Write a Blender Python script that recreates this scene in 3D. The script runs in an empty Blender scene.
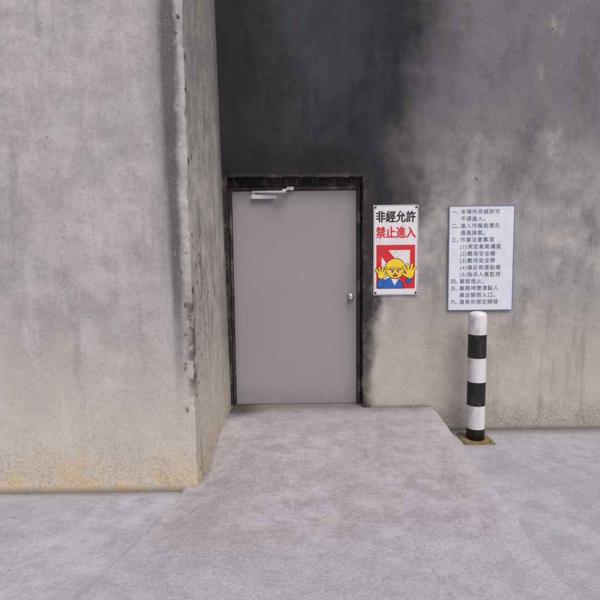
import bpy, bmesh, math, random
from mathutils import Vector, Matrix, noise
random.seed(7)
S = bpy.context.scene
S.view_settings.view_transform = 'Standard'
S.view_settings.look = 'None'
S.view_settings.exposure = 0
COL = S.collection

def s2l(r, g, b):
    f = lambda c: (c/255/12.92) if c/255 <= .04045 else ((c/255+.055)/1.055)**2.4
    return (f(r), f(g), f(b), 1)

# ---------------------------------------------------------------- node helper
class NM:
    def __init__(s, name, rough=.9, metal=0.0, spec=.3):
        s.m = bpy.data.materials.new(name); s.m.use_nodes = True
        s.nt = s.m.node_tree; s.N = s.nt.nodes; s.L = s.nt.links
        s.b = s.N['Principled BSDF']
        s.b.inputs['Roughness'].default_value = rough
        s.b.inputs['Metallic'].default_value = metal
        s.b.inputs['Specular IOR Level'].default_value = spec
        s.tc = s.N.new('ShaderNodeTexCoord').outputs['Object']
        sp = s.N.new('ShaderNodeSeparateXYZ'); s.L.new(s.tc, sp.inputs[0])
        s.x, s.y, s.z = sp.outputs
    def put(s, v, sock):
        if hasattr(v, 'is_output'): s.L.new(v, sock)
        else: sock.default_value = v
    def math(s, op, a, b=0.0, c=0.0, clamp=False):
        n = s.N.new('ShaderNodeMath'); n.operation = op; n.use_clamp = clamp
        s.put(a, n.inputs[0]); s.put(b, n.inputs[1]); s.put(c, n.inputs[2])
        return n.outputs[0]
    def mul(s, a, b): return s.math('MULTIPLY', a, b)
    def add(s, a, b): return s.math('ADD', a, b)
    def sub(s, a, b): return s.math('SUBTRACT', a, b)
    def inv(s, a): return s.math('SUBTRACT', 1.0, a, clamp=True)
    def ss(s, v, a, b, lo=0.0, hi=1.0, smooth=True):
        n = s.N.new('ShaderNodeMapRange')
        n.interpolation_type = 'SMOOTHSTEP' if smooth else 'LINEAR'
        s.put(v, n.inputs[0]); s.put(a, n.inputs[1]); s.put(b, n.inputs[2])
        s.put(lo, n.inputs[3]); s.put(hi, n.inputs[4])
        return n.outputs[0]
    def vec(s, sc=(1, 1, 1), loc=(0, 0, 0)):
        n = s.N.new('ShaderNodeMapping'); s.L.new(s.tc, n.inputs[0])
        n.inputs['Scale'].default_value = sc; n.inputs['Location'].default_value = loc
        return n.outputs[0]
    def noise(s, scale, detail=4, rough=.6, sc=(1, 1, 1), loc=(0, 0, 0)):
        n = s.N.new('ShaderNodeTexNoise'); s.L.new(s.vec(sc, loc), n.inputs['Vector'])
        n.inputs['Scale'].default_value = scale; n.inputs['Detail'].default_value = detail
        n.inputs['Roughness'].default_value = rough
        return n.outputs['Fac']
    def mix(s, f, a, b, mode='MIX'):
        n = s.N.new('ShaderNodeMix'); n.data_type = 'RGBA'; n.blend_type = mode
        s.put(f, n.inputs[0]); s.put(a, n.inputs[6]); s.put(b, n.inputs[7])
        return n.outputs[2]
    def spots(s, scale, r0, r1, dens, sc=(1, 1, 1), loc=(0, 0, 0), warp=None):
        v = s.vec(sc, loc)
        if warp is not None:
            va = s.N.new('ShaderNodeVectorMath'); va.operation = 'ADD'
            s.L.new(v, va.inputs[0]); s.L.new(warp, va.inputs[1]); v = va.outputs[0]
        n = s.N.new('ShaderNodeTexVoronoi'); s.L.new(v, n.inputs['Vector'])
        n.inputs['Scale'].default_value = scale
        sp = s.N.new('ShaderNodeSeparateColor'); s.L.new(n.outputs['Color'], sp.inputs[0])
        keep = s.math('LESS_THAN', sp.outputs[0], dens)
        rad = s.ss(sp.outputs[1], 0, 1, r0, r1, False)
        return s.mul(keep, s.ss(n.outputs['Distance'], s.mul(rad, .5), rad, 1, 0))
    def warp(s, scale, amt):
        n = s.N.new('ShaderNodeTexNoise'); s.L.new(s.tc, n.inputs['Vector'])
        n.inputs['Scale'].default_value = scale; n.inputs['Detail'].default_value = 2
        v = s.N.new('ShaderNodeVectorMath'); v.operation = 'SCALE'; v.inputs['Scale'].default_value = amt
        s.L.new(n.outputs['Color'], v.inputs[0]); return v.outputs[0]
    def color(s, c): s.put(c, s.b.inputs['Base Color'])
    def bump(s, h, strength=.5, dist=.01):
        n = s.N.new('ShaderNodeBump'); n.inputs['Strength'].default_value = strength
        n.inputs['Distance'].default_value = dist
        s.put(h, n.inputs['Height']); s.L.new(n.outputs[0], s.b.inputs['Normal'])

def band(M, v, a, b, w):
    return M.mul(M.ss(v, a-w, a+w), M.ss(v, b-w, b+w, 1, 0))

# ---------------------------------------------------------------- materials
def mat_wall():
    M = NM('stained_concrete_wall', .92)
    big = M.noise(1.1, 3, .6, loc=(3, 1, 8)); med = M.noise(5, 6, .68); fine = M.noise(40, 4, .75)
    mid = M.noise(2.2, 6, .68, sc=(1.2, 1, .65), loc=(6, 1, 3))
    streak = M.noise(2.4, 5, .64, sc=(2.0, 1, .32))
    light = M.mix(M.ss(med, .35, .65), s2l(144, 139, 138), s2l(178, 172, 168))
    light = M.mix(M.mul(M.ss(big, .4, .65), .6), light, s2l(146, 142, 142))
    zz_ = M.add(M.z, M.mul(M.sub(mid, .5), 1.6))
    light = M.mix(M.mul(M.ss(zz_, 1.7, 3.3), .85), light, s2l(106, 103, 108))
    light = M.mix(M.mul(M.ss(mid, .52, .68), .45), light, s2l(88, 85, 88))
    light = M.mix(M.mul(M.ss(mid, .44, .3), .38), light, s2l(186, 181, 178))
    low = M.ss(M.add(M.z, M.mul(M.sub(med, .5), 1.3)), .5, 1.5, 1, 0)
    light = M.mix(M.mul(low, .6), light, s2l(190, 181, 166))
    light = M.mix(M.mul(M.ss(streak, .52, .7), .4), light, s2l(108, 102, 99))
    light = M.mix(M.mul(M.ss(fine, .53, .72), .4), light, s2l(70, 67, 67))
    light = M.mix(M.mul(M.ss(fine, .44, .3), .16), light, s2l(215, 210, 205))
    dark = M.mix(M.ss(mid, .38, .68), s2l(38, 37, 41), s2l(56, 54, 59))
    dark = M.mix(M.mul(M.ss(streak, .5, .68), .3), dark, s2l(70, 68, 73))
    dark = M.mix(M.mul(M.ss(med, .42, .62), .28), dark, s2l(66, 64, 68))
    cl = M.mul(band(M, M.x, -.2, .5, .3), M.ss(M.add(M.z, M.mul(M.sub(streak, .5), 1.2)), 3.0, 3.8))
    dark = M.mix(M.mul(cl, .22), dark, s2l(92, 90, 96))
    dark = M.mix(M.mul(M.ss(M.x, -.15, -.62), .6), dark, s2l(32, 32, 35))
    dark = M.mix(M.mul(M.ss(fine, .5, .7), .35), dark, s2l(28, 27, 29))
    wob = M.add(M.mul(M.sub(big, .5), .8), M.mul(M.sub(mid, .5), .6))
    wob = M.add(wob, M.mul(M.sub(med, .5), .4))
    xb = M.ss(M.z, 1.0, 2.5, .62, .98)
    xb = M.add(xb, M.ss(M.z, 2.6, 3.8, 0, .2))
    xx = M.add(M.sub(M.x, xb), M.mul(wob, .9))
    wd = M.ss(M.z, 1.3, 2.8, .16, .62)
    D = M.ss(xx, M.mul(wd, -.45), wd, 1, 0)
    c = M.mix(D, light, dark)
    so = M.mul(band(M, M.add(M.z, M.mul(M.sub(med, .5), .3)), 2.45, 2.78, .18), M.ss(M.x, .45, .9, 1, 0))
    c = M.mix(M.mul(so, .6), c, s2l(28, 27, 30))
    sj = M.mul(M.ss(M.add(M.x, M.mul(M.sub(med, .5), .18)), .62, .77, 1, 0), M.ss(M.z, 2.3, 2.6, 1, 0))
    c = M.mix(M.mul(sj, .75), c, s2l(54, 50, 48))
    br = M.mul(M.mul(M.ss(M.x, .60, .70, 1, 0), M.ss(M.z, 2.45, 2.56, 1, 0)), M.ss(med, .50, .58))
    c = M.mix(M.mul(br, .5), c, s2l(108, 98, 91))
    ft = M.mul(M.ss(M.add(M.z, M.mul(M.sub(med, .5), .35)), .06, .40, 1, 0), M.ss(fine, .35, .6))
    c = M.mix(M.mul(ft, .5), c, s2l(104, 92, 78))
    ft2 = M.ss(M.add(M.z, M.mul(M.sub(fine, .5), .08)), .0, .05, 1, 0)  # contact shade painted in a dirt tone where wall meets ground
    c = M.mix(M.mul(ft2, .6), c, s2l(64, 58, 52))
    ft3 = M.mul(M.ss(M.add(M.z, M.mul(M.sub(fine, .5), .10)), .235, .285, 1, 0), M.ss(M.x, 1.25, 1.33, 1, 0))  # painted contact shade along the ramp joint, dirt coloured
    c = M.mix(M.mul(ft3, .6), c, s2l(72, 65, 58))
    sp = M.spots(6, .04, .12, .4, loc=(2, 3, 1))
    c = M.mix(M.mul(sp, .6), c, s2l(56, 51, 49))
    M.color(c)
    M.bump(M.add(M.noise(5, 3, .65), M.mul(M.noise(48, 3, .7), .35)), .65, .012)
    return M.m

def mat_pillar():
    M = NM('weathered_concrete_pillar', .92)
    big = M.noise(1.3, 3, .6, loc=(1, 5, 2)); med = M.noise(5.5, 6, .7, loc=(2, 2, 2)); fine = M.noise(44, 4, .75)
    streak = M.noise(2.6, 5, .64, sc=(2.0, 2.0, .28)); wp = M.warp(14, .05)
    drip = M.noise(9, 4, .6, sc=(1, 1.6, .1), loc=(5, 5, 5))
    front = M.ss(M.y, -1.195, -1.212)
    base = M.mix(M.ss(med, .32, .68), s2l(160, 154, 153), s2l(182, 176, 174))
    side = M.mix(M.ss(med, .32, .68), s2l(152, 147, 141), s2l(188, 182, 173))
    c = M.mix(front, side, base)
    c = M.mix(M.mul(M.ss(big, .46, .64), .28), c, s2l(138, 134, 136))
    c = M.mix(M.mul(M.ss(streak, .54, .70), .34), c, s2l(116, 111, 112))
    c = M.mix(M.mul(M.ss(streak, .46, .3), .35), c, s2l(202, 196, 192))
    low = M.ss(M.add(M.z, M.mul(M.sub(med, .5), 1.4)), .25, 1.35, 1, 0)
    c = M.mix(M.mul(low, .55), c, s2l(202, 193, 177))
    och = M.mul(M.ss(M.add(M.z, M.mul(M.sub(big, .5), .7)), .0, .40, 1, 0), M.ss(med, .40, .58))
    c = M.mix(M.mul(och, .6), c, s2l(194, 166, 116))
    brd = M.mul(M.ss(M.add(M.z, M.mul(M.sub(med, .5), .5)), .05, .5, 1, 0), M.ss(fine, .45, .62))
    c = M.mix(M.mul(brd, .35), c, s2l(120, 106, 88))
    dk = M.mul(M.ss(M.add(M.z, M.mul(M.sub(fine, .5), .12)), .0, .06, 1, 0), .65)  # pillar foot darkened by painted contact shade in a dirt tone
    c = M.mix(dk, c, s2l(80, 72, 60))
    xw = M.add(M.x, M.add(M.mul(M.sub(streak, .5), .10), M.mul(M.sub(med, .5), .05)))
    lefte = M.ss(M.z, .6, 3.2, -.915, -.965)
    run = M.mul(M.ss(xw, M.sub(lefte, .03), M.add(lefte, .03)), M.ss(xw, -.872, -.825, 1, 0))
    run = M.mul(M.mul(run, front), M.ss(M.add(M.z, M.mul(M.sub(big, .5), .8)), .35, 1.9, .0, 1))
    c = M.mix(M.mul(run, .8), c, s2l(66, 64, 68))
    halo = M.mul(M.mul(band(M, xw, -1.02, -.90, .08), front), M.ss(M.z, .8, 2.4, 0, .4))
    c = M.mix(halo, c, s2l(96, 92, 95))
    inn = M.mul(M.ss(M.add(M.y, M.mul(M.sub(streak, .5), .5)), -.34, .0), M.ss(M.z, .1, 1.3, .25, 1))  # shade of the recess corner painted into the colour, with streaks
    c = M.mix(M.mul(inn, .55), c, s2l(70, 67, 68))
    dr = M.mul(M.mul(M.ss(drip, .56, .66), M.inv(front)), .5)
    c = M.mix(dr, c, s2l(92, 87, 84))
    hi = M.mul(M.ss(M.z, 2.2, 3.4), M.inv(front))
    c = M.mix(M.mul(hi, .34), c, s2l(104, 101, 103))
    nearc = M.mul(M.ss(M.y, -.70, -1.12, .2, 1), M.ss(M.x, -.90, -.82))
    sp = M.spots(13, .12, .38, .65, sc=(1, 1, .7), loc=(7, 3, 3), warp=wp)
    c = M.mix(M.mul(M.mul(sp, .88), nearc), c, s2l(70, 54, 44))
    sp2 = M.spots(9, .05, .17, .65, loc=(1, 8, 2), warp=wp)
    c = M.mix(M.mul(M.mul(sp2, .8), M.ss(front, 0, 1, 1, .25)), c, s2l(72, 63, 57))
    sp3 = M.mul(M.spots(22, .08, .26, .5, loc=(4, 4, 1)), M.inv(front))
    c = M.mix(M.mul(sp3, .7), c, s2l(80, 73, 68))
    bl = M.mul(M.mul(band(M, M.z, .75, 1.5, .12), band(M, M.y, -1.3, -1.13, .03)), M.mul(M.ss(med, .42, .55), M.ss(M.x, -.86, -.8)))
    c = M.mix(M.mul(bl, .8), c, s2l(76, 60, 51))
    c = M.mix(M.mul(M.ss(fine, .53, .72), .3), c, s2l(92, 87, 86))
    c = M.mix(M.mul(M.ss(fine, .44, .3), .18), c, s2l(220, 215, 209))
    M.color(c)
    M.bump(M.add(M.add(M.noise(5.5, 3, .65), M.mul(M.noise(48, 3, .7), .28)), M.mul(M.add(sp2, sp3), -.4)), .65, .013)
    return M.m

def mat_floor(name, ramp):
    M = NM(name, .88)
    big = M.noise(1.2, 4, .62, loc=(4, 4, 4)); med = M.noise(6.5, 6, .72, loc=(1, 2, 3)); fine = M.noise(58, 5, .8)
    scf = M.noise(2.8, 8, .8, sc=(1, 1.4, 1), loc=(8, 1, 0)); drag = M.noise(6, 5, .75, sc=(.3, 2.2, 1), loc=(2, 6, 0))
    if ramp:
        c = M.mix(M.ss(med, .36, .64), s2l(152, 146, 150), s2l(174, 168, 173))
        c = M.mix(M.mul(M.ss(big, .44, .62), .45), c, s2l(154, 146, 147))
    else:
        c = M.mix(M.ss(med, .36, .64), s2l(156, 155, 161), s2l(174, 173, 179))
        c = M.mix(M.mul(M.ss(big, .44, .62), .45), c, s2l(152, 149, 154))
    c = M.mix(M.mul(M.ss(scf, .52, .68), .38), c, s2l(192, 190, 195))
    c = M.mix(M.mul(M.ss(scf, .46, .34), .38), c, s2l(126, 119, 121))
    c = M.mix(M.mul(M.ss(drag, .58, .72), .22), c, s2l(196, 194, 199))
    c = M.mix(M.mul(M.ss(drag, .40, .28), .25), c, s2l(116, 109, 111))
    if ramp:
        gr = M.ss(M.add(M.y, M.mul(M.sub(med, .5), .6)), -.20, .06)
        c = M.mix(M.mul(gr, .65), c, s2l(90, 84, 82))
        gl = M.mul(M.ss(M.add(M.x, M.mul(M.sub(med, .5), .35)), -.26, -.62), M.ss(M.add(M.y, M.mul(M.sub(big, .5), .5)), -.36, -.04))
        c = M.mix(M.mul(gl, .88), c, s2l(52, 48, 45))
        er = M.ss(M.add(M.x, M.mul(M.sub(med, .5), .2)), 1.12, 1.28)
        c = M.mix(M.mul(er, .35), c, s2l(184, 182, 186))
        fr = M.ss(M.add(M.y, M.mul(M.sub(big, .5), 1.1)), -1.7, -2.3)
        c = M.mix(M.mul(fr, .4), c, s2l(168, 166, 173))
        wv = M.add(M.sub(M.x, .35), M.add(M.mul(M.y, .16), M.mul(M.sub(med, .5), .16)))
        crk = M.mul(M.ss(M.math('ABSOLUTE', wv), .0, .005, 1, 0), M.ss(M.noise(2, 2, .5, loc=(5, 5, 5)), .45, .55))
        c = M.mix(M.mul(crk, .4), c, s2l(86, 79, 80))
        ps = M.mul(M.ss(M.add(M.x, M.mul(M.sub(fine, .5), .05)), -.70, -.765), M.ss(M.y, -1.25, -1.1, 0, 1))  # grimy occlusion line painted on the ramp beside the pillar
        c = M.mix(M.mul(ps, .5), c, s2l(104, 96, 90))
    else:
        d1 = M.mul(M.ss(M.add(M.y, M.mul(M.sub(med, .5), .2)), -.2, 0.0), .65)  # occlusion painted into the ground colour along the wall, in a dirt tone
        d2 = M.mul(M.mul(M.ss(M.add(M.y, M.mul(M.sub(med, .5), .16)), -1.32, -1.22), M.ss(M.x, -.72, -.8)), .65)  # the same painted occlusion in front of the pillar
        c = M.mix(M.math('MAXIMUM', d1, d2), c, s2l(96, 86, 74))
    c = M.mix(M.mul(M.ss(fine, .52, .67), .45), c, s2l(100, 95, 97))
    c = M.mix(M.mul(M.ss(fine, .46, .34), .32), c, s2l(212, 209, 213))
    c = M.mix(M.mul(M.spots(9, .03, .09, .4), .55), c, s2l(80, 71, 71))
    c = M.mix(M.mul(M.spots(3.2, .03, .09, .35, loc=(3, 9, 0)), .35), c, s2l(96, 88, 88))
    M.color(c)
    M.bump(M.add(M.noise(6, 4, .68), M.mul(M.noise(75, 2, .7), .4)), .7, .012)
    return M.m

def mat_paint(name, rgb, rough=.5, var=.12, metal=0, spec=.4, dirt=.25, bump=.06, dcol=(96, 88, 80)):
    M = NM(name, rough, metal, spec)
    med = M.noise(4, 4, .65)
    c0 = s2l(*rgb); c1 = tuple(v*(1-var) for v in c0[:3])+(1,)
    c = M.mix(M.ss(med, .35, .65), c0, c1)
    if dirt:
        d = M.mul(M.ss(M.noise(9, 5, .75, sc=(1.5, 1.5, .5), loc=(3, 3, 3)), .52, .66), dirt)
        c = M.mix(d, c, s2l(*dcol))
    M.color(c); M.put(M.ss(med, .3, .7, rough-.06, rough+.08), M.b.inputs['Roughness'])
    if bump > .1: M.bump(M.noise(70, 3, .6), bump, .004)
    return M.m

def mat_door():
    M = NM('grey_door_paint', .5, 0, .3)
    med = M.noise(1.7, 4, .55); f = M.noise(14, 6, .8, sc=(1, 1, .4), loc=(2, 0, 5))
    c = M.mix(M.ss(med, .3, .7), s2l(150, 144, 147), s2l(147, 141, 144))
    lowd = M.mul(M.ss(M.add(M.z, M.mul(M.sub(f, .5), .5)), .22, .5, 1, 0), .35)
    c = M.mix(lowd, c, s2l(116, 107, 106))
    c = M.mix(M.mul(M.ss(f, .60, .74), .4), c, s2l(118, 111, 114))
    sc = M.mul(M.ss(M.noise(3.2, 3, .7, sc=(8, 1, .5), loc=(1, 1, 7)), .68, .74), .3)
    c = M.mix(sc, c, s2l(172, 166, 170))
    hand = M.mul(M.mul(band(M, M.x, .40, .56, .06), band(M, M.z, 1.1, 1.6, .15)), M.ss(f, .4, .65))
    c = M.mix(M.mul(hand, .3), c, s2l(104, 97, 98))
    ex = M.mul(M.ss(M.x, -.60, -.66), .3)
    c = M.mix(ex, c, s2l(110, 104, 107))
    M.color(c)
    M.put(M.ss(f, .3, .7, .42, .58), M.b.inputs['Roughness'])
    M.bump(M.noise(2.2, 2, .5), .12, .02)
    return M.m

MW, MP, MR, MG, MD = mat_wall(), mat_pillar(), mat_floor('worn_ramp_concrete', True), mat_floor('yard_concrete', False), mat_door()
M_frame = mat_paint('frame_paint_dark', (62, 58, 60), .65, .45, dirt=.8, dcol=(122, 114, 109), bump=.5)
M_mortar = mat_paint('dark_mortar', (48, 43, 42), .95, .6, dirt=.8, bump=.8)
M_steel = mat_paint('brushed_steel', (200, 200, 202), .3, .1, metal=1, dirt=.12)
M_silver = mat_paint('silver_paint', (200, 200, 204), .38, .08, metal=.25, dirt=.15)
M_gap = mat_paint('gap_shade_black', (18, 17, 18), .8, dirt=0)  # black colour for the shaded gap below the door
M_white = mat_paint('sign_white', (222, 216, 220), .4, .06, dirt=.16)
M_black = mat_paint('sign_black', (30, 28, 32), .45, .2, dirt=.1)
M_red = mat_paint('sign_red', (210, 36, 46), .42, .12, dirt=.12)
M_yel = mat_paint('sign_yellow', (238, 202, 40), .42, .08, dirt=.1)
M_skin = mat_paint('sign_face', (238, 196, 46), .42, .08, dirt=.1)
M_blue = mat_paint('sign_blue', (40, 96, 176), .42, .12, dirt=.1)
M_nblue = mat_paint('notice_blue', (92, 116, 160), .42, .1, dirt=.1)
M_nwhite = mat_paint('notice_white', (214, 216, 224), .4, .05, dirt=.12)
M_ntext = mat_paint('notice_ink', (104, 114, 144), .5, .1, dirt=0)
M_pw = mat_paint('post_white', (212, 210, 211), .5, .1, dirt=.45)
M_pb = mat_paint('post_black', (26, 25, 28), .5, .2, dirt=.35)
M_rust = mat_paint('rusty_yellow_plate', (140, 118, 84), .85, .4, dirt=.7, bump=.5)
M_screw = mat_paint('screw_rusty', (90, 80, 74), .5, .3, metal=.6, dirt=.5)

# ---------------------------------------------------------------- mesh helpers
def mkobj(name, me, mats, parent=None):
    o = bpy.data.objects.new(name, me); COL.objects.link(o)
    for m in (mats if isinstance(mats, (list, tuple)) else [mats]): me.materials.append(m)
    if parent: o.parent = parent
    return o
def empty(name):
    e = bpy.data.objects.new(name, None); COL.objects.link(e)
    e.empty_display_size = .2
    return e
def bm2me(bm, name):
    bmesh.ops.recalc_face_normals(bm, faces=bm.faces)
    me = bpy.data.meshes.new(name); bm.to_mesh(me); bm.free(); return me
def add_box(bm, x0, x1, y0, y1, z0, z1, bev=0.0, mi=0, seg=2):
    r = bmesh.ops.create_cube(bm, size=1)
    for v in r['verts']:
        v.co = Vector(((x0+x1)/2+v.co.x*(x1-x0), (y0+y1)/2+v.co.y*(y1-y0), (z0+z1)/2+v.co.z*(z1-z0)))
    fs = list({f for v in r['verts'] for f in v.link_faces})
    for f in fs: f.material_index = mi
    if bev:
        es = list({e for v in r['verts'] for e in v.link_edges})
        bmesh.ops.bevel(bm, geom=es, offset=bev, segments=seg, affect='EDGES', profile=.6)
def add_lathe(bm, prof, c, axis='Z', seg=32, mi=None):
    rings = []
    for r, h in prof:
        ring = []
        for i in range(seg):
            a = 2*math.pi*i/seg; p, q = r*math.cos(a), r*math.sin(a)
            co = (p, q, h) if axis == 'Z' else (p, -h, q)
            ring.append(bm.verts.new(Vector(c)+Vector(co)))
        rings.append(ring)
    for k in range(len(rings)-1):
        for i in range(seg):
            f = bm.faces.new((rings[k][i], rings[k][(i+1) % seg], rings[k+1][(i+1) % seg], rings[k+1][i]))
            f.material_index = mi[k] if mi else 0; f.smooth = True
    for ring in (rings[0], rings[-1]): bm.faces.new(ring)
def add_bar(bm, p, q, w, t):
    p, q = Vector(p), Vector(q); d = (q-p); d.normalize()
    s = d.cross(Vector((0, 0, 1))).normalized(); u = s.cross(d).normalized()
    vs = []
    for a in (p, q):
        for i, j in ((-1, -1), (1, -1), (1, 1), (-1, 1)):
            vs.append(bm.verts.new(a+s*w/2*i+u*t/2*j))
    for f in ((0, 1, 2, 3), (7, 6, 5, 4), (0, 4, 5, 1), (1, 5, 6, 2), (2, 6, 7, 3), (3, 7, 4, 0)):
        bm.faces.new([vs[i] for i in f])
fn = lambda x, y, z, o=0: noise.fractal(Vector((x+o, y-o, z+o*.5)), 1.0, 2.0, 4)

# ---------------------------------------------------------------- ground + ramp
bm = bmesh.new()
R = 260
vs = [bm.verts.new(p) for p in ((-R, -R, 0), (R, -R, 0), (R, R, 0), (-R, R, 0))]
bm.faces.new(vs)
g = mkobj('ground', bm2me(bm, 'ground'), MG); g['kind'] = 'structure'

def sst(a, b, v):
    t = max(0, min(1, (v-a)/(b-a))); return t*t*(3-2*t)
bm = bmesh.new()
Y0, Y1 = .18, -2.95
ny = 150; nxm = 110
rows = []
def hgt(x, y, tilt):
    v = max(0, -y)
    h = .236*(1-sst(-.4, 3.0, v))/(1-sst(-.4, 3.0, 0))
    if y > -.02: h = .236
    return h*tilt+(.005*fn(x*2, y*2, 0, 5)+.0022*fn(x*14, y*14, 0, 2))*min(1, v*6+.2)
for j in range(ny+1):
    y = Y0+(Y1-Y0)*j/ny; v = max(0, -y)
    jit = fn(0, y*3, 0, 3)*.02+fn(0, y*13, 0, 8)*.012
    le = -.86-.02*v-.34*sst(1.25, 2.9, v)+jit
    re = 1.31+fn(1, y*2, 0, 4)*.03+fn(2, y*11, 0, 9)*.014+.03*v
    row = []
    def lt(x):     # the slab falls away toward the pillar side, more so near its corner
        k = sst(.1, 1.2, v)
        return 1-k*.78*(1-sst(le+.02, le+.02+.62, x))
    zf = -.035*sst(2.72+jit*3, 2.9+jit*3, v)
    row.append((le-.035, y, -.03)); row.append((le-.012, y, min(.0, hgt(le, y, lt(le))-.03)))
    row.append((le, y, hgt(le, y, lt(le))+.002+zf)); row.append((le+.012, y, hgt(le+.012, y, lt(le))+.006+zf))
    for i in range(1, nxm):
        x = le+.012+(re-.012-le-.012)*i/nxm
        row.append((x, y, hgt(x, y, lt(x))+.006+zf))
    row.append((re-.012, y, hgt(re, y, 1)+.006+zf)); row.append((re, y, hgt(re, y, 1)-.006+zf))
    row.append((re+.025, y, -.03))
    rows.append([bm.verts.new(p) for p in row])
for j in range(ny):
    for i in range(len(rows[0])-1):
        bm.faces.new((rows[j][i], rows[j+1][i], rows[j+1][i+1], rows[j][i+1])).smooth = (2 < i < len(rows[0])-4)
rp = mkobj('concrete_ramp', bm2me(bm, 'concrete_ramp'), MR); rp['kind'] = 'structure'

# ---------------------------------------------------------------- building
B = empty('concrete_building')
B['label'] = 'stained concrete building with thick pillar and grey steel door'
B['category'] = 'building'

OXL, OXR, OZT, DEP = -.69, .615, 2.505, .2
def frange(a, b, s):
    n = max(1, round((b-a)/s)); return [a+(b-a)*i/n for i in range(n)]
xs = [-.9]+frange(-.78, OXL, .035)+frange(OXL, OXR, .02)+frange(OXR, 2.4, .035)+frange(2.4, 9, .5)+[9]
zs = frange(-.1, OZT, .022)+frange(OZT, 4.2, .035)+frange(4.2, 7, .4)+[7]
bm = bmesh.new(); vd = {}
def wv(i, j):
    if (i, j) not in vd:
        x, z = xs[i], zs[j]
        y = .0035*fn(x*1.7, 0, z*1.7)+.0012*fn(x*9, 0, z*9, 4)
        dx = dz = 0
        onv = (abs(x-OXL) < 1e-6 or abs(x-OXR) < 1e-6) and z <= OZT+1e-6
        onh = abs(z-OZT) < 1e-6 and OXL-1e-6 <= x <= OXR+1e-6
        if onv or onh:
            y += .004+.03*max(0, fn(x*9, 3, z*9, 2))
            k = .014*fn(x*5, 1, z*5, 6)+.008*fn(x*21, 1, z*21, 3)
            if onv: dx = k if x > 0 else min(k, .004)
            if onh: dz = k
        vd[(i, j)] = bm.verts.new((x+dx, y, z+dz))
    return vd[(i, j)]
for i in range(len(xs)-1):
    for j in range(len(zs)-1):
        cx, cz = (xs[i]+xs[i+1])/2, (zs[j]+zs[j+1])/2
        if OXL < cx < OXR and cz < OZT: continue
        f = bm.faces.new((wv(i, j), wv(i+1, j), wv(i+1, j+1), wv(i, j+1))); f.smooth = True
iL = min(range(len(xs)), key=lambda i: abs(xs[i]-OXL)); iR = min(range(len(xs)), key=lambda i: abs(xs[i]-OXR))
jT = min(range(len(zs)), key=lambda j: abs(zs[j]-OZT))
bk = {}
def bv(i, j):
    if (i, j) not in bk: bk[(i, j)] = bm.verts.new((xs[i], DEP, zs[j]))
    return bk[(i, j)]
for j in range(jT):
    bm.faces.new((wv(iL, j), wv(iL, j+1), bv(iL, j+1), bv(iL, j)))
    bm.faces.new((wv(iR, j), bv(iR, j), bv(iR, j+1), wv(iR, j+1)))
for i in range(iL, iR):
    bm.faces.new((wv(i, jT), wv(i+1, jT), bv(i+1, jT), bv(i, jT)))
me = bpy.data.meshes.new('wall'); bm.to_mesh(me); bm.free()
wall = mkobj('wall', me, MW, B)

bm = bmesh.new()
add_box(bm, -.95, 9, .32, .9, -.1, 7)
add_box(bm, -7.2, -.95, -1.1, .9, -.1, 6.98)
mkobj('inner_wall', bm2me(bm, 'inner_wall'), M_mortar, B)

# pillar / thick side wall
YF = -1.222
path = []
for x in frange(-7.2, -2.3, .4)+frange(-2.3, -.83, .028): path.append((x, YF, 0, -1, 0, 0))
XC, r = -.790, .016
path.append((-.822, YF, 0, -1, .3, 0))
for k in range(7):
    a = math.pi/2*k/6
    path.append((XC-r+r*math.sin(a), YF+r-r*math.cos(a), math.sin(a), -math.cos(a), 1, 0))
for k in range(1, 46):
    t = k/45; path.append((XC, YF+r+(.06-YF-r)*t, 1, 0, .4 if k == 1 else 0, t))
zz = frange(-.1, 4.0, .025)+frange(4.0, 7, .4)+[7]
bm = bmesh.new(); grid = []
for x, y, nxn, nyn, cf, t in path:
    colv = []
    for z in zz:
        d = .005*fn(x*1.5, y*1.5, z*1.2, 3)+.002*fn(x*8, y*8, z*8, 1)
        if cf:
            chip = max(0, fn(0, 0, z*5.5, 7)-.12)*.03+max(0, fn(0, 0, z*19, 2)-.2)*.026
            d -= cf*chip
        d += .02*math.exp(-max(0, z)/.1)*(1-t)
        xb = -.692-.017*(z-.24)
        xo = x+(xb-x)*t if t else x
        colv.append(bm.verts.new((xo+nxn*d*(1-.8*t), y+nyn*d, z)))
    grid.append(colv)
for i in range(len(grid)-1):
    for j in range(len(zz)-1):
        bm.faces.new((grid[i][j], grid[i+1][j], grid[i+1][j+1], grid[i][j+1])).smooth = True
me = bpy.data.meshes.new('pillar'); bm.to_mesh(me); bm.free()
pil = mkobj('pillar', me, MP, B)

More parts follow.
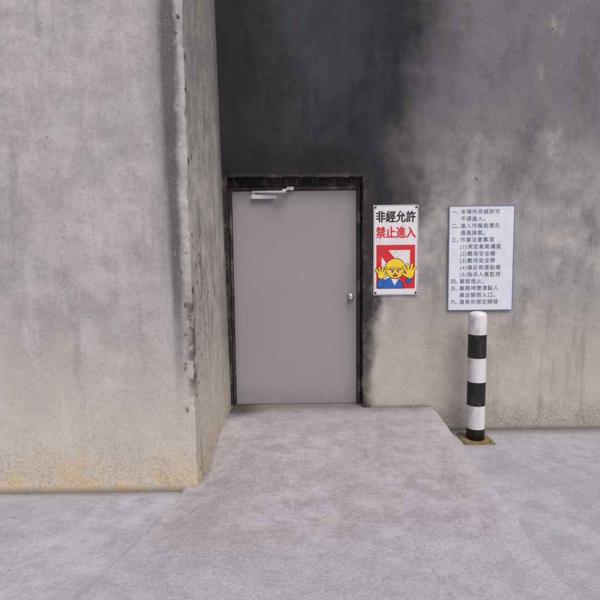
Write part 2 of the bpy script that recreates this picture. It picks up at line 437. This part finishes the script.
# door frame (folded steel) and mortar packing
DXL, DXR, DZB, DZT, DY = -.659, .566, .246, 2.391, .150
bm = bmesh.new()
add_box(bm, OXL+.006, DXL-.004, DY-.022, DEP+.1, .2, DZT+.04, .003)
add_box(bm, DXR+.004, OXR-.010, DY-.022, DEP+.1, .2, DZT+.04, .003)
add_box(bm, DXL-.0035, DXR+.0035, DY-.021, DEP+.1, DZT+.005, DZT+.04, .003)
add_box(bm, DXL-.0035, DXR+.0035, DY+.05, DY+.08, .2, DZT+.0045)
mkobj('door_frame', bm2me(bm, 'door_frame'), M_frame, B)
bm = bmesh.new()
n = 60
for i in range(n):
    x0 = OXL+(OXR-OXL)*i/n; x1 = OXL+(OXR-OXL)*(i+1)/n
    ya = DY-.04+.03*fn(x0*6, 0, 0, 5); yb = DY-.04+.03*fn(x1*6, 0, 0, 5)
    za = DZT+.042; zb = OZT+.03
    v = [bm.verts.new(p) for p in ((x0, ya, za), (x1, yb, za), (x1, yb-.01, zb), (x0, ya-.01, zb))]
    bm.faces.new(v)
    v2 = [bm.verts.new(p) for p in ((x0, ya, za), (x1, yb, za), (x1, DEP, za), (x0, DEP, za))]
    bm.faces.new(v2)
bmesh.ops.remove_doubles(bm, verts=bm.verts, dist=1e-5)
mkobj('lintel', bm2me(bm, 'lintel'), M_mortar, B)

bm = bmesh.new()
add_box(bm, DXL, DXR, DY, DY+.045, DZB, DZT, .004, seg=3)
add_box(bm, DXL+.004, DXR-.004, DY+.006, DY+.02, .232, DZB+.001, 0, 1)  # black strip stands in for shade in the gap under the door
door = mkobj('door', bm2me(bm, 'door'), [MD, M_gap], B)
door['label'] = 'flat grey painted steel door'
for hz in (.5, 1.3, 2.1):
    bm = bmesh.new()
    add_lathe(bm, [(.0065, 0), (.0065, .10)], (DXL-.002, DY-.006, hz), seg=14)
    mkobj('hinge', bm2me(bm, 'hinge'), M_frame, door)
bm = bmesh.new()
KX, KZ = .506, 1.335
add_lathe(bm, [(.033, 0), (.033, .004), (.029, .008), (.014, .010), (.012, .022), (.013, .03), (.022, .036), (.0275, .046),
               (.028, .056), (.024, .065), (.014, .070), (.009, .070), (.008, .067)], (KX, DY, KZ), 'Y', 36)
add_box(bm, KX-.003, KX+.003, DY-.0675, DY-.066, KZ-.005, KZ+.005)
mkobj('door_knob', bm2me(bm, 'door_knob'), M_steel, door)
# closer: body, end caps, spindle, main arm (nearly level in view) and forearm to the frame shoe
bm = bmesh.new()
add_box(bm, -.465, -.245, DY-.055, DY-.001, 2.308, 2.350, .006)
add_box(bm, -.488, -.222, DY-.006, DY-.0005, 2.312, 2.345, .002)
add_lathe(bm, [(.018, 0), (.020, .004), (.020, .016), (.017, .02)], (-.445, DY-.028, 2.3495), seg=20)
add_lathe(bm, [(.014, 0), (.014, .016), (.009, .017), (.009, .026)], (-.385, DY-.028, 2.3495), seg=20)
add_bar(bm, (-.45, DY-.035, 2.377), (-.125, DY-.12, 2.367), .034, .018)
add_bar(bm, (-.15, DY-.115, 2.384), (-.085, DY-.03, 2.404), .026, .014)
add_lathe(bm, [(.017, 0), (.017, .034)], (-.14, DY-.115, 2.357), seg=18)
add_box(bm, -.12, -.05, DY-.045, DY-.0225, 2.390, 2.424, .003)
mkobj('door_closer', bm2me(bm, 'door_closer'), M_silver, door)

# ---------------------------------------------------------------- text
def text_mesh(s, size, x, z, y, spacing=1.0, width=None, sy=1.0):
    cu = bpy.data.curves.new('t', 'FONT'); cu.body = s; cu.size = size
    cu.space_character = spacing; cu.resolution_u = 3
    o = bpy.data.objects.new('t', cu); COL.objects.link(o)
    bpy.context.view_layer.update()
    dg = bpy.context.evaluated_depsgraph_get()
    me = bpy.data.meshes.new_from_object(o.evaluated_get(dg))
    bpy.data.objects.remove(o)
    xs_ = [v.co.x for v in me.vertices]
    x_0 = min(xs_) if width else 0
    k = width/(max(xs_)-x_0) if width else 1
    for v in me.vertices:
        c = v.co.copy(); v.co = Vector((x+(c.x-x_0)*k, y, z+c.y*sy))
    return me
def join_meshes(lst, name):
    """lst: (mesh, material index, boldness): bold strokes are stacked layers of ink"""
    bm = bmesh.new()
    for me, mi, bo in lst:
        offs = [(0, 0)] if not bo else [(0, 0), (bo, 0), (-bo, 0), (0, bo*.7), (0, -bo*.7), (bo*.7, bo*.5), (-bo*.7, -bo*.5)]
        for q, (dx, dz) in enumerate(offs):
            n0 = len(bm.verts); f0 = len(bm.faces); bm.from_mesh(me)
            bm.verts.ensure_lookup_table(); bm.faces.ensure_lookup_table()
            for v in bm.verts[n0:]: v.co += Vector((dx, -.0001*q, dz))
            for f in bm.faces[f0:]: f.material_index = mi
    me = bpy.data.meshes.new(name); bm.to_mesh(me); bm.free(); return me

# ---------------------------------------------------------------- warning sign
W = empty('warning_sign')
W['label'] = 'white no-entry warning sign with red and black lettering'
W['category'] = 'sign'
SX0, SX1, SZ0, SZ1 = .712, 1.142, 1.362, 2.225
SY = -.014
bm = bmesh.new(); add_box(bm, SX0, SX1, SY, SY+.004, SZ0, SZ1, .001, seg=1)
mkobj('panel', bm2me(bm, 'panel'), M_white, W)
def poly(bm, pts, y, mi):
    vs = [bm.verts.new((p[0], y, p[1])) for p in pts]
    f = bm.faces.new(vs); f.material_index = mi
def rect(bm, x0, x1, z0, z1, y, mi): poly(bm, [(x0, z0), (x1, z0), (x1, z1), (x0, z1)], y, mi)
bm = bmesh.new(); b = .006; t = .003
rect(bm, SX0+b, SX1-b, SZ1-b-t, SZ1-b, SY-.0006, 0); rect(bm, SX0+b, SX1-b, SZ0+b, SZ0+b+t, SY-.0006, 0)
rect(bm, SX0+b, SX0+b+t, SZ0+b+t, SZ1-b-t, SY-.0006, 0); rect(bm, SX1-b-t, SX1-b, SZ0+b+t, SZ1-b-t, SY-.0006, 0)
mkobj('border', bm2me(bm, 'border'), M_black, W)
tm1 = text_mesh('非經允許', .105, SX0+.026, 2.072, SY-.0006, width=.378, sy=1.1)
tm2 = text_mesh('禁止進入', .105, SX0+.026, 1.922, SY-.0006, width=.378, sy=1.1)
mkobj('lettering', join_meshes([(tm1, 0, .0033), (tm2, 1, .0036)], 'lettering'), [M_black, M_red], W)

bm = bmesh.new()
PX0, PX1, PZ0, PZ1 = SX0+.028, SX1-.028, 1.425, 1.846
cx = (PX0+PX1)/2
MI = dict(red=0, white=1, yel=2, skin=3, blue=4, blk=5)
L = lambda k: SY-.0006-.0004*k
rect(bm, PX0, PX1, PZ0, PZ1, L(0), MI['red'])
rect(bm, PX0+.050, PX1-.050, PZ0+.048, PZ1-.050, L(1), MI['white'])
poly(bm, [(PX0+.050, PZ1-.050), (PX0+.115, PZ1-.050), (PX1-.050, PZ0+.115), (PX1-.050, PZ0+.048), (PX1-.115, PZ0+.048), (PX0+.050, PZ1-.115)], L(2), MI['red'])
def ell(cx, cz, rx, rz, k, mi, a0=0, a1=360, n=28):
    pts = []
    for i in range(n+(0 if a1-a0 == 360 else 1)):
        a = math.radians(a0+(a1-a0)*i/n); pts.append((cx+rx*math.cos(a), cz+rz*math.sin(a)))
    poly(bm, pts, L(k), MI[mi])
FX, FZ = cx-.004, 1.608
sh = [(-.155, -.0), (-.145, .05), (-.11, .085), (-.06, .105), (.03, .095), (.075, .06), (.085, .0)]
poly(bm, [(FX+a, PZ0+b_) for a, b_ in sh], L(3), MI['blk'])
poly(bm, [(FX+a*.95-.004, PZ0+.004+b_*.93) for a, b_ in sh], L(4), MI['blue'])
poly(bm, [(FX-.04, PZ0+.097), (FX+.03, PZ0+.09), (FX-.005, PZ0+.03)], L(4.5), MI['white'])
ell(FX, FZ, .092, .088, 5, 'blk'); ell(FX, FZ, .086, .082, 6, 'skin')
ell(FX, FZ+.012, .100, .100, 7, 'blk', 0, 180); ell(FX, FZ+.016, .093, .089, 8, 'yel', 0, 180)
poly(bm, [(FX-.110, FZ+.006), (FX+.110, FZ+.006), (FX+.104, FZ+.026), (FX-.104, FZ+.026)], L(9), MI['blk'])
poly(bm, [(FX-.104, FZ+.011), (FX+.104, FZ+.011), (FX+.099, FZ+.022), (FX-.099, FZ+.022)], L(10), MI['yel'])
for sx in (-1, 1):       # stern brows, eyes
    ell(FX+sx*.032, FZ-.020, .018, .011, 8, 'white'); ell(FX+sx*.029, FZ-.020, .009, .009, 9, 'blk')
    poly(bm, [(FX+sx*.008, FZ-.014), (FX+sx*.056, FZ+.000), (FX+sx*.056, FZ+.006), (FX+sx*.010, FZ-.005)], L(10.2), MI['blk'])
ell(FX, FZ-.038, .008, .007, 8, 'blk')
ell(FX, FZ-.058, .026, .011, 8, 'blk'); ell(FX, FZ-.060, .018, .005, 9, 'red')
def capsule(x0, z0, x1, z1, r, k, mi):
    a = math.atan2(z1-z0, x1-x0); pts = []
    for i in range(9):
        t = a-math.pi/2+math.pi*i/8; pts.append((x1+r*math.cos(t), z1+r*math.sin(t)))
    for i in range(9):
        t = a+math.pi/2+math.pi*i/8; pts.append((x0+r*math.cos(t), z0+r*math.sin(t)))
    poly(bm, pts, L(k), MI[mi])
def hand(hx, hz, s, sc):
    fin = [(-.028, .030, -.056, .074), (-.010, .036, -.022, .098), (.010, .036, .020, .096), (.028, .028, .050, .070), (s*.03, -.012, s*.066, .016)]
    for o, ki in ((.004, 11), (0, 13)):
        for q, (a, b_, c, d) in enumerate(fin):
            capsule(hx+a*sc, hz+b_*sc, hx+c*sc, hz+d*sc, .0100*sc+o, ki+.15+.15*q, 'blk' if o else 'yel')
        ell(hx, hz+.008*sc, .036*sc+o, .040*sc+o, ki+.9, 'blk' if o else 'yel')
capsule(PX0+.036, PZ0+.035, PX0+.046, PZ0+.07, .034, 10.3, 'blk')
capsule(PX0+.036, PZ0+.035, PX0+.046, PZ0+.07, .030, 10.6, 'blue')
capsule(PX1-.066, PZ0+.075, PX1-.050, PZ0+.09, .026, 10.35, 'blk')
capsule(PX1-.066, PZ0+.075, PX1-.050, PZ0+.09, .022, 10.65, 'blue')
hand(PX0+.046, 1.548, 1, .82)
hand(PX1-.050, 1.556, -1, 1.02)
me = bpy.data.meshes.new('pictogram')
for f in bm.faces:
    f.normal_update()
    if f.normal.y > 0: f.normal_flip()
bm.to_mesh(me); bm.free()
mkobj('pictogram', me, [M_red, M_white, M_yel, M_skin, M_blue, M_black], W)
for px in (SX0+.02, SX1-.02):
    for pz in (SZ0+.022, SZ1-.022):
        bm = bmesh.new()
        add_lathe(bm, [(.011, 0), (.011, .002), (.007, .005), (.002, .006)], (px, SY, pz), 'Y', 14)
        mkobj('screw', bm2me(bm, 'screw'), M_screw, W)

# ---------------------------------------------------------------- notice board
N_ = empty('notice_board')
N_['label'] = 'pale notice board with rows of numbered blue rules'
N_['category'] = 'sign'
NX0, NX1, NZ0, NZ1 = 1.434, 2.06, 1.206, 2.210
NY = -.022
bm = bmesh.new(); add_box(bm, NX0, NX1, NY, NY+.012, NZ0, NZ1, .002, seg=1)
mkobj('panel', bm2me(bm, 'panel'), M_nwhite, N_)
bm = bmesh.new(); t = .0045
for (a, c, d, e) in ((NX0, NX1, NZ1-t, NZ1), (NX0, NX1, NZ0, NZ0+t), (NX0, NX0+t, NZ0+t, NZ1-t), (NX1-t, NX1, NZ0+t, NZ1-t)):
    add_box(bm, a, c, NY-.0045, NY-.0003, d, e)
mkobj('border', bm2me(bm, 'border'), M_nblue, N_)
lines = [('一、', '本場所非經許可'), ('', '不得進入。'), ('二、', '進入作業前應先'), ('', '通風換氣。'), ('三、', '作業注意事項'), ('', '(1)測定氧氣濃度'), ('', '(2)戴用安全帽'),
         ('', '(3)戴用安全帶'), ('', '(4)備妥救援設備'), ('', '(5)指派人員監視'), ('四、', '嚴禁煙火。'), ('五、', '離開時應清點人'),
         ('', '員並關閉入口。'), ('六、', '違者依規定辦理')]
ml = []
for k, (a, s) in enumerate(lines):
    z = NZ1-.075-k*.0665
    if a: ml.append((text_mesh(a, .050, NX0+.024, z, NY-.0012), 0, .0004))
    ml.append((text_mesh(s, .050, NX0+.110, z, NY-.0012, spacing=1.18), 0, .0004))
mkobj('lettering', join_meshes(ml, 'lettering'), M_ntext, N_)

# ---------------------------------------------------------------- striped guard post
P = empty('guard_post')
P['label'] = 'black and white striped steel guard post beside wall'
P['category'] = 'post'
PCX, PCY, PR = 1.645, -.25, .083
edges = [.012, .12, .34, .565, .79, 1.01, 1.175]
prof = [(PR, z) for z in edges]+[(PR*.97, 1.192), (PR*.86, 1.206), (PR*.6, 1.217), (PR*.25, 1.222)]
bm = bmesh.new()
add_lathe(bm, prof, (PCX, PCY, 0), 'Z', 40, mi=[1, 0, 1, 0, 1, 0, 0, 0, 0, 0])
mkobj('pole', bm2me(bm, 'pole'), [M_pw, M_pb], P)
bm = bmesh.new()
add_box(bm, PCX-.14, PCX+.14, PCY-.14, PCY+.14, .0, .013, .003)
for sx in (-1, 1):
    for sy in (-1, 1):
        add_lathe(bm, [(.016, 0), (.016, .012), (.009, .013), (.009, .03)], (PCX+sx*.11, PCY+sy*.11, .0125), 'Z', 6)
mkobj('base_plate', bm2me(bm, 'base_plate'), M_rust, P)

# ---------------------------------------------------------------- light
w = bpy.data.worlds.new('World'); S.world = w; w.use_nodes = True
nt = w.node_tree; bg = nt.nodes['Background']
sky = nt.nodes.new('ShaderNodeTexSky'); sky.sky_type = 'NISHITA'; sky.sun_disc = False
EL, AZ = 54, 155     # soft sun behind the viewer, on the door side of the pillar
sky.sun_elevation = math.radians(EL); sky.sun_rotation = math.radians(AZ)
sky.dust_density = 4; sky.air_density = 1.0; sky.ozone_density = .8
nt.links.new(sky.outputs[0], bg.inputs[0]); bg.inputs[1].default_value = .15
sl = bpy.data.lights.new('Sun', 'SUN'); sl.energy = 1.3; sl.angle = math.radians(40); sl.color = (1, .975, .955)
so = bpy.data.objects.new('Sun', sl); COL.objects.link(so)
az = math.radians(AZ); el = math.radians(EL)
dirv = Vector((math.sin(az)*math.cos(el), math.cos(az)*math.cos(el), math.sin(el)))
so.rotation_euler = dirv.to_track_quat('Z', 'Y').to_euler()
so.location = dirv*20

# ---------------------------------------------------------------- camera
cd = bpy.data.cameras.new('Camera'); cd.lens = 30; cd.sensor_width = 36; cd.clip_end = 1000; cd.clip_start = .05
cam = bpy.data.objects.new('Camera', cd); COL.objects.link(cam)
cam.matrix_world = Matrix.Translation((0, -4.85, 1.76)) @ Matrix.Rotation(math.radians(90-5.15), 4, 'X') @ Matrix.Rotation(math.radians(-.65), 4, 'Z')
S.camera = cam
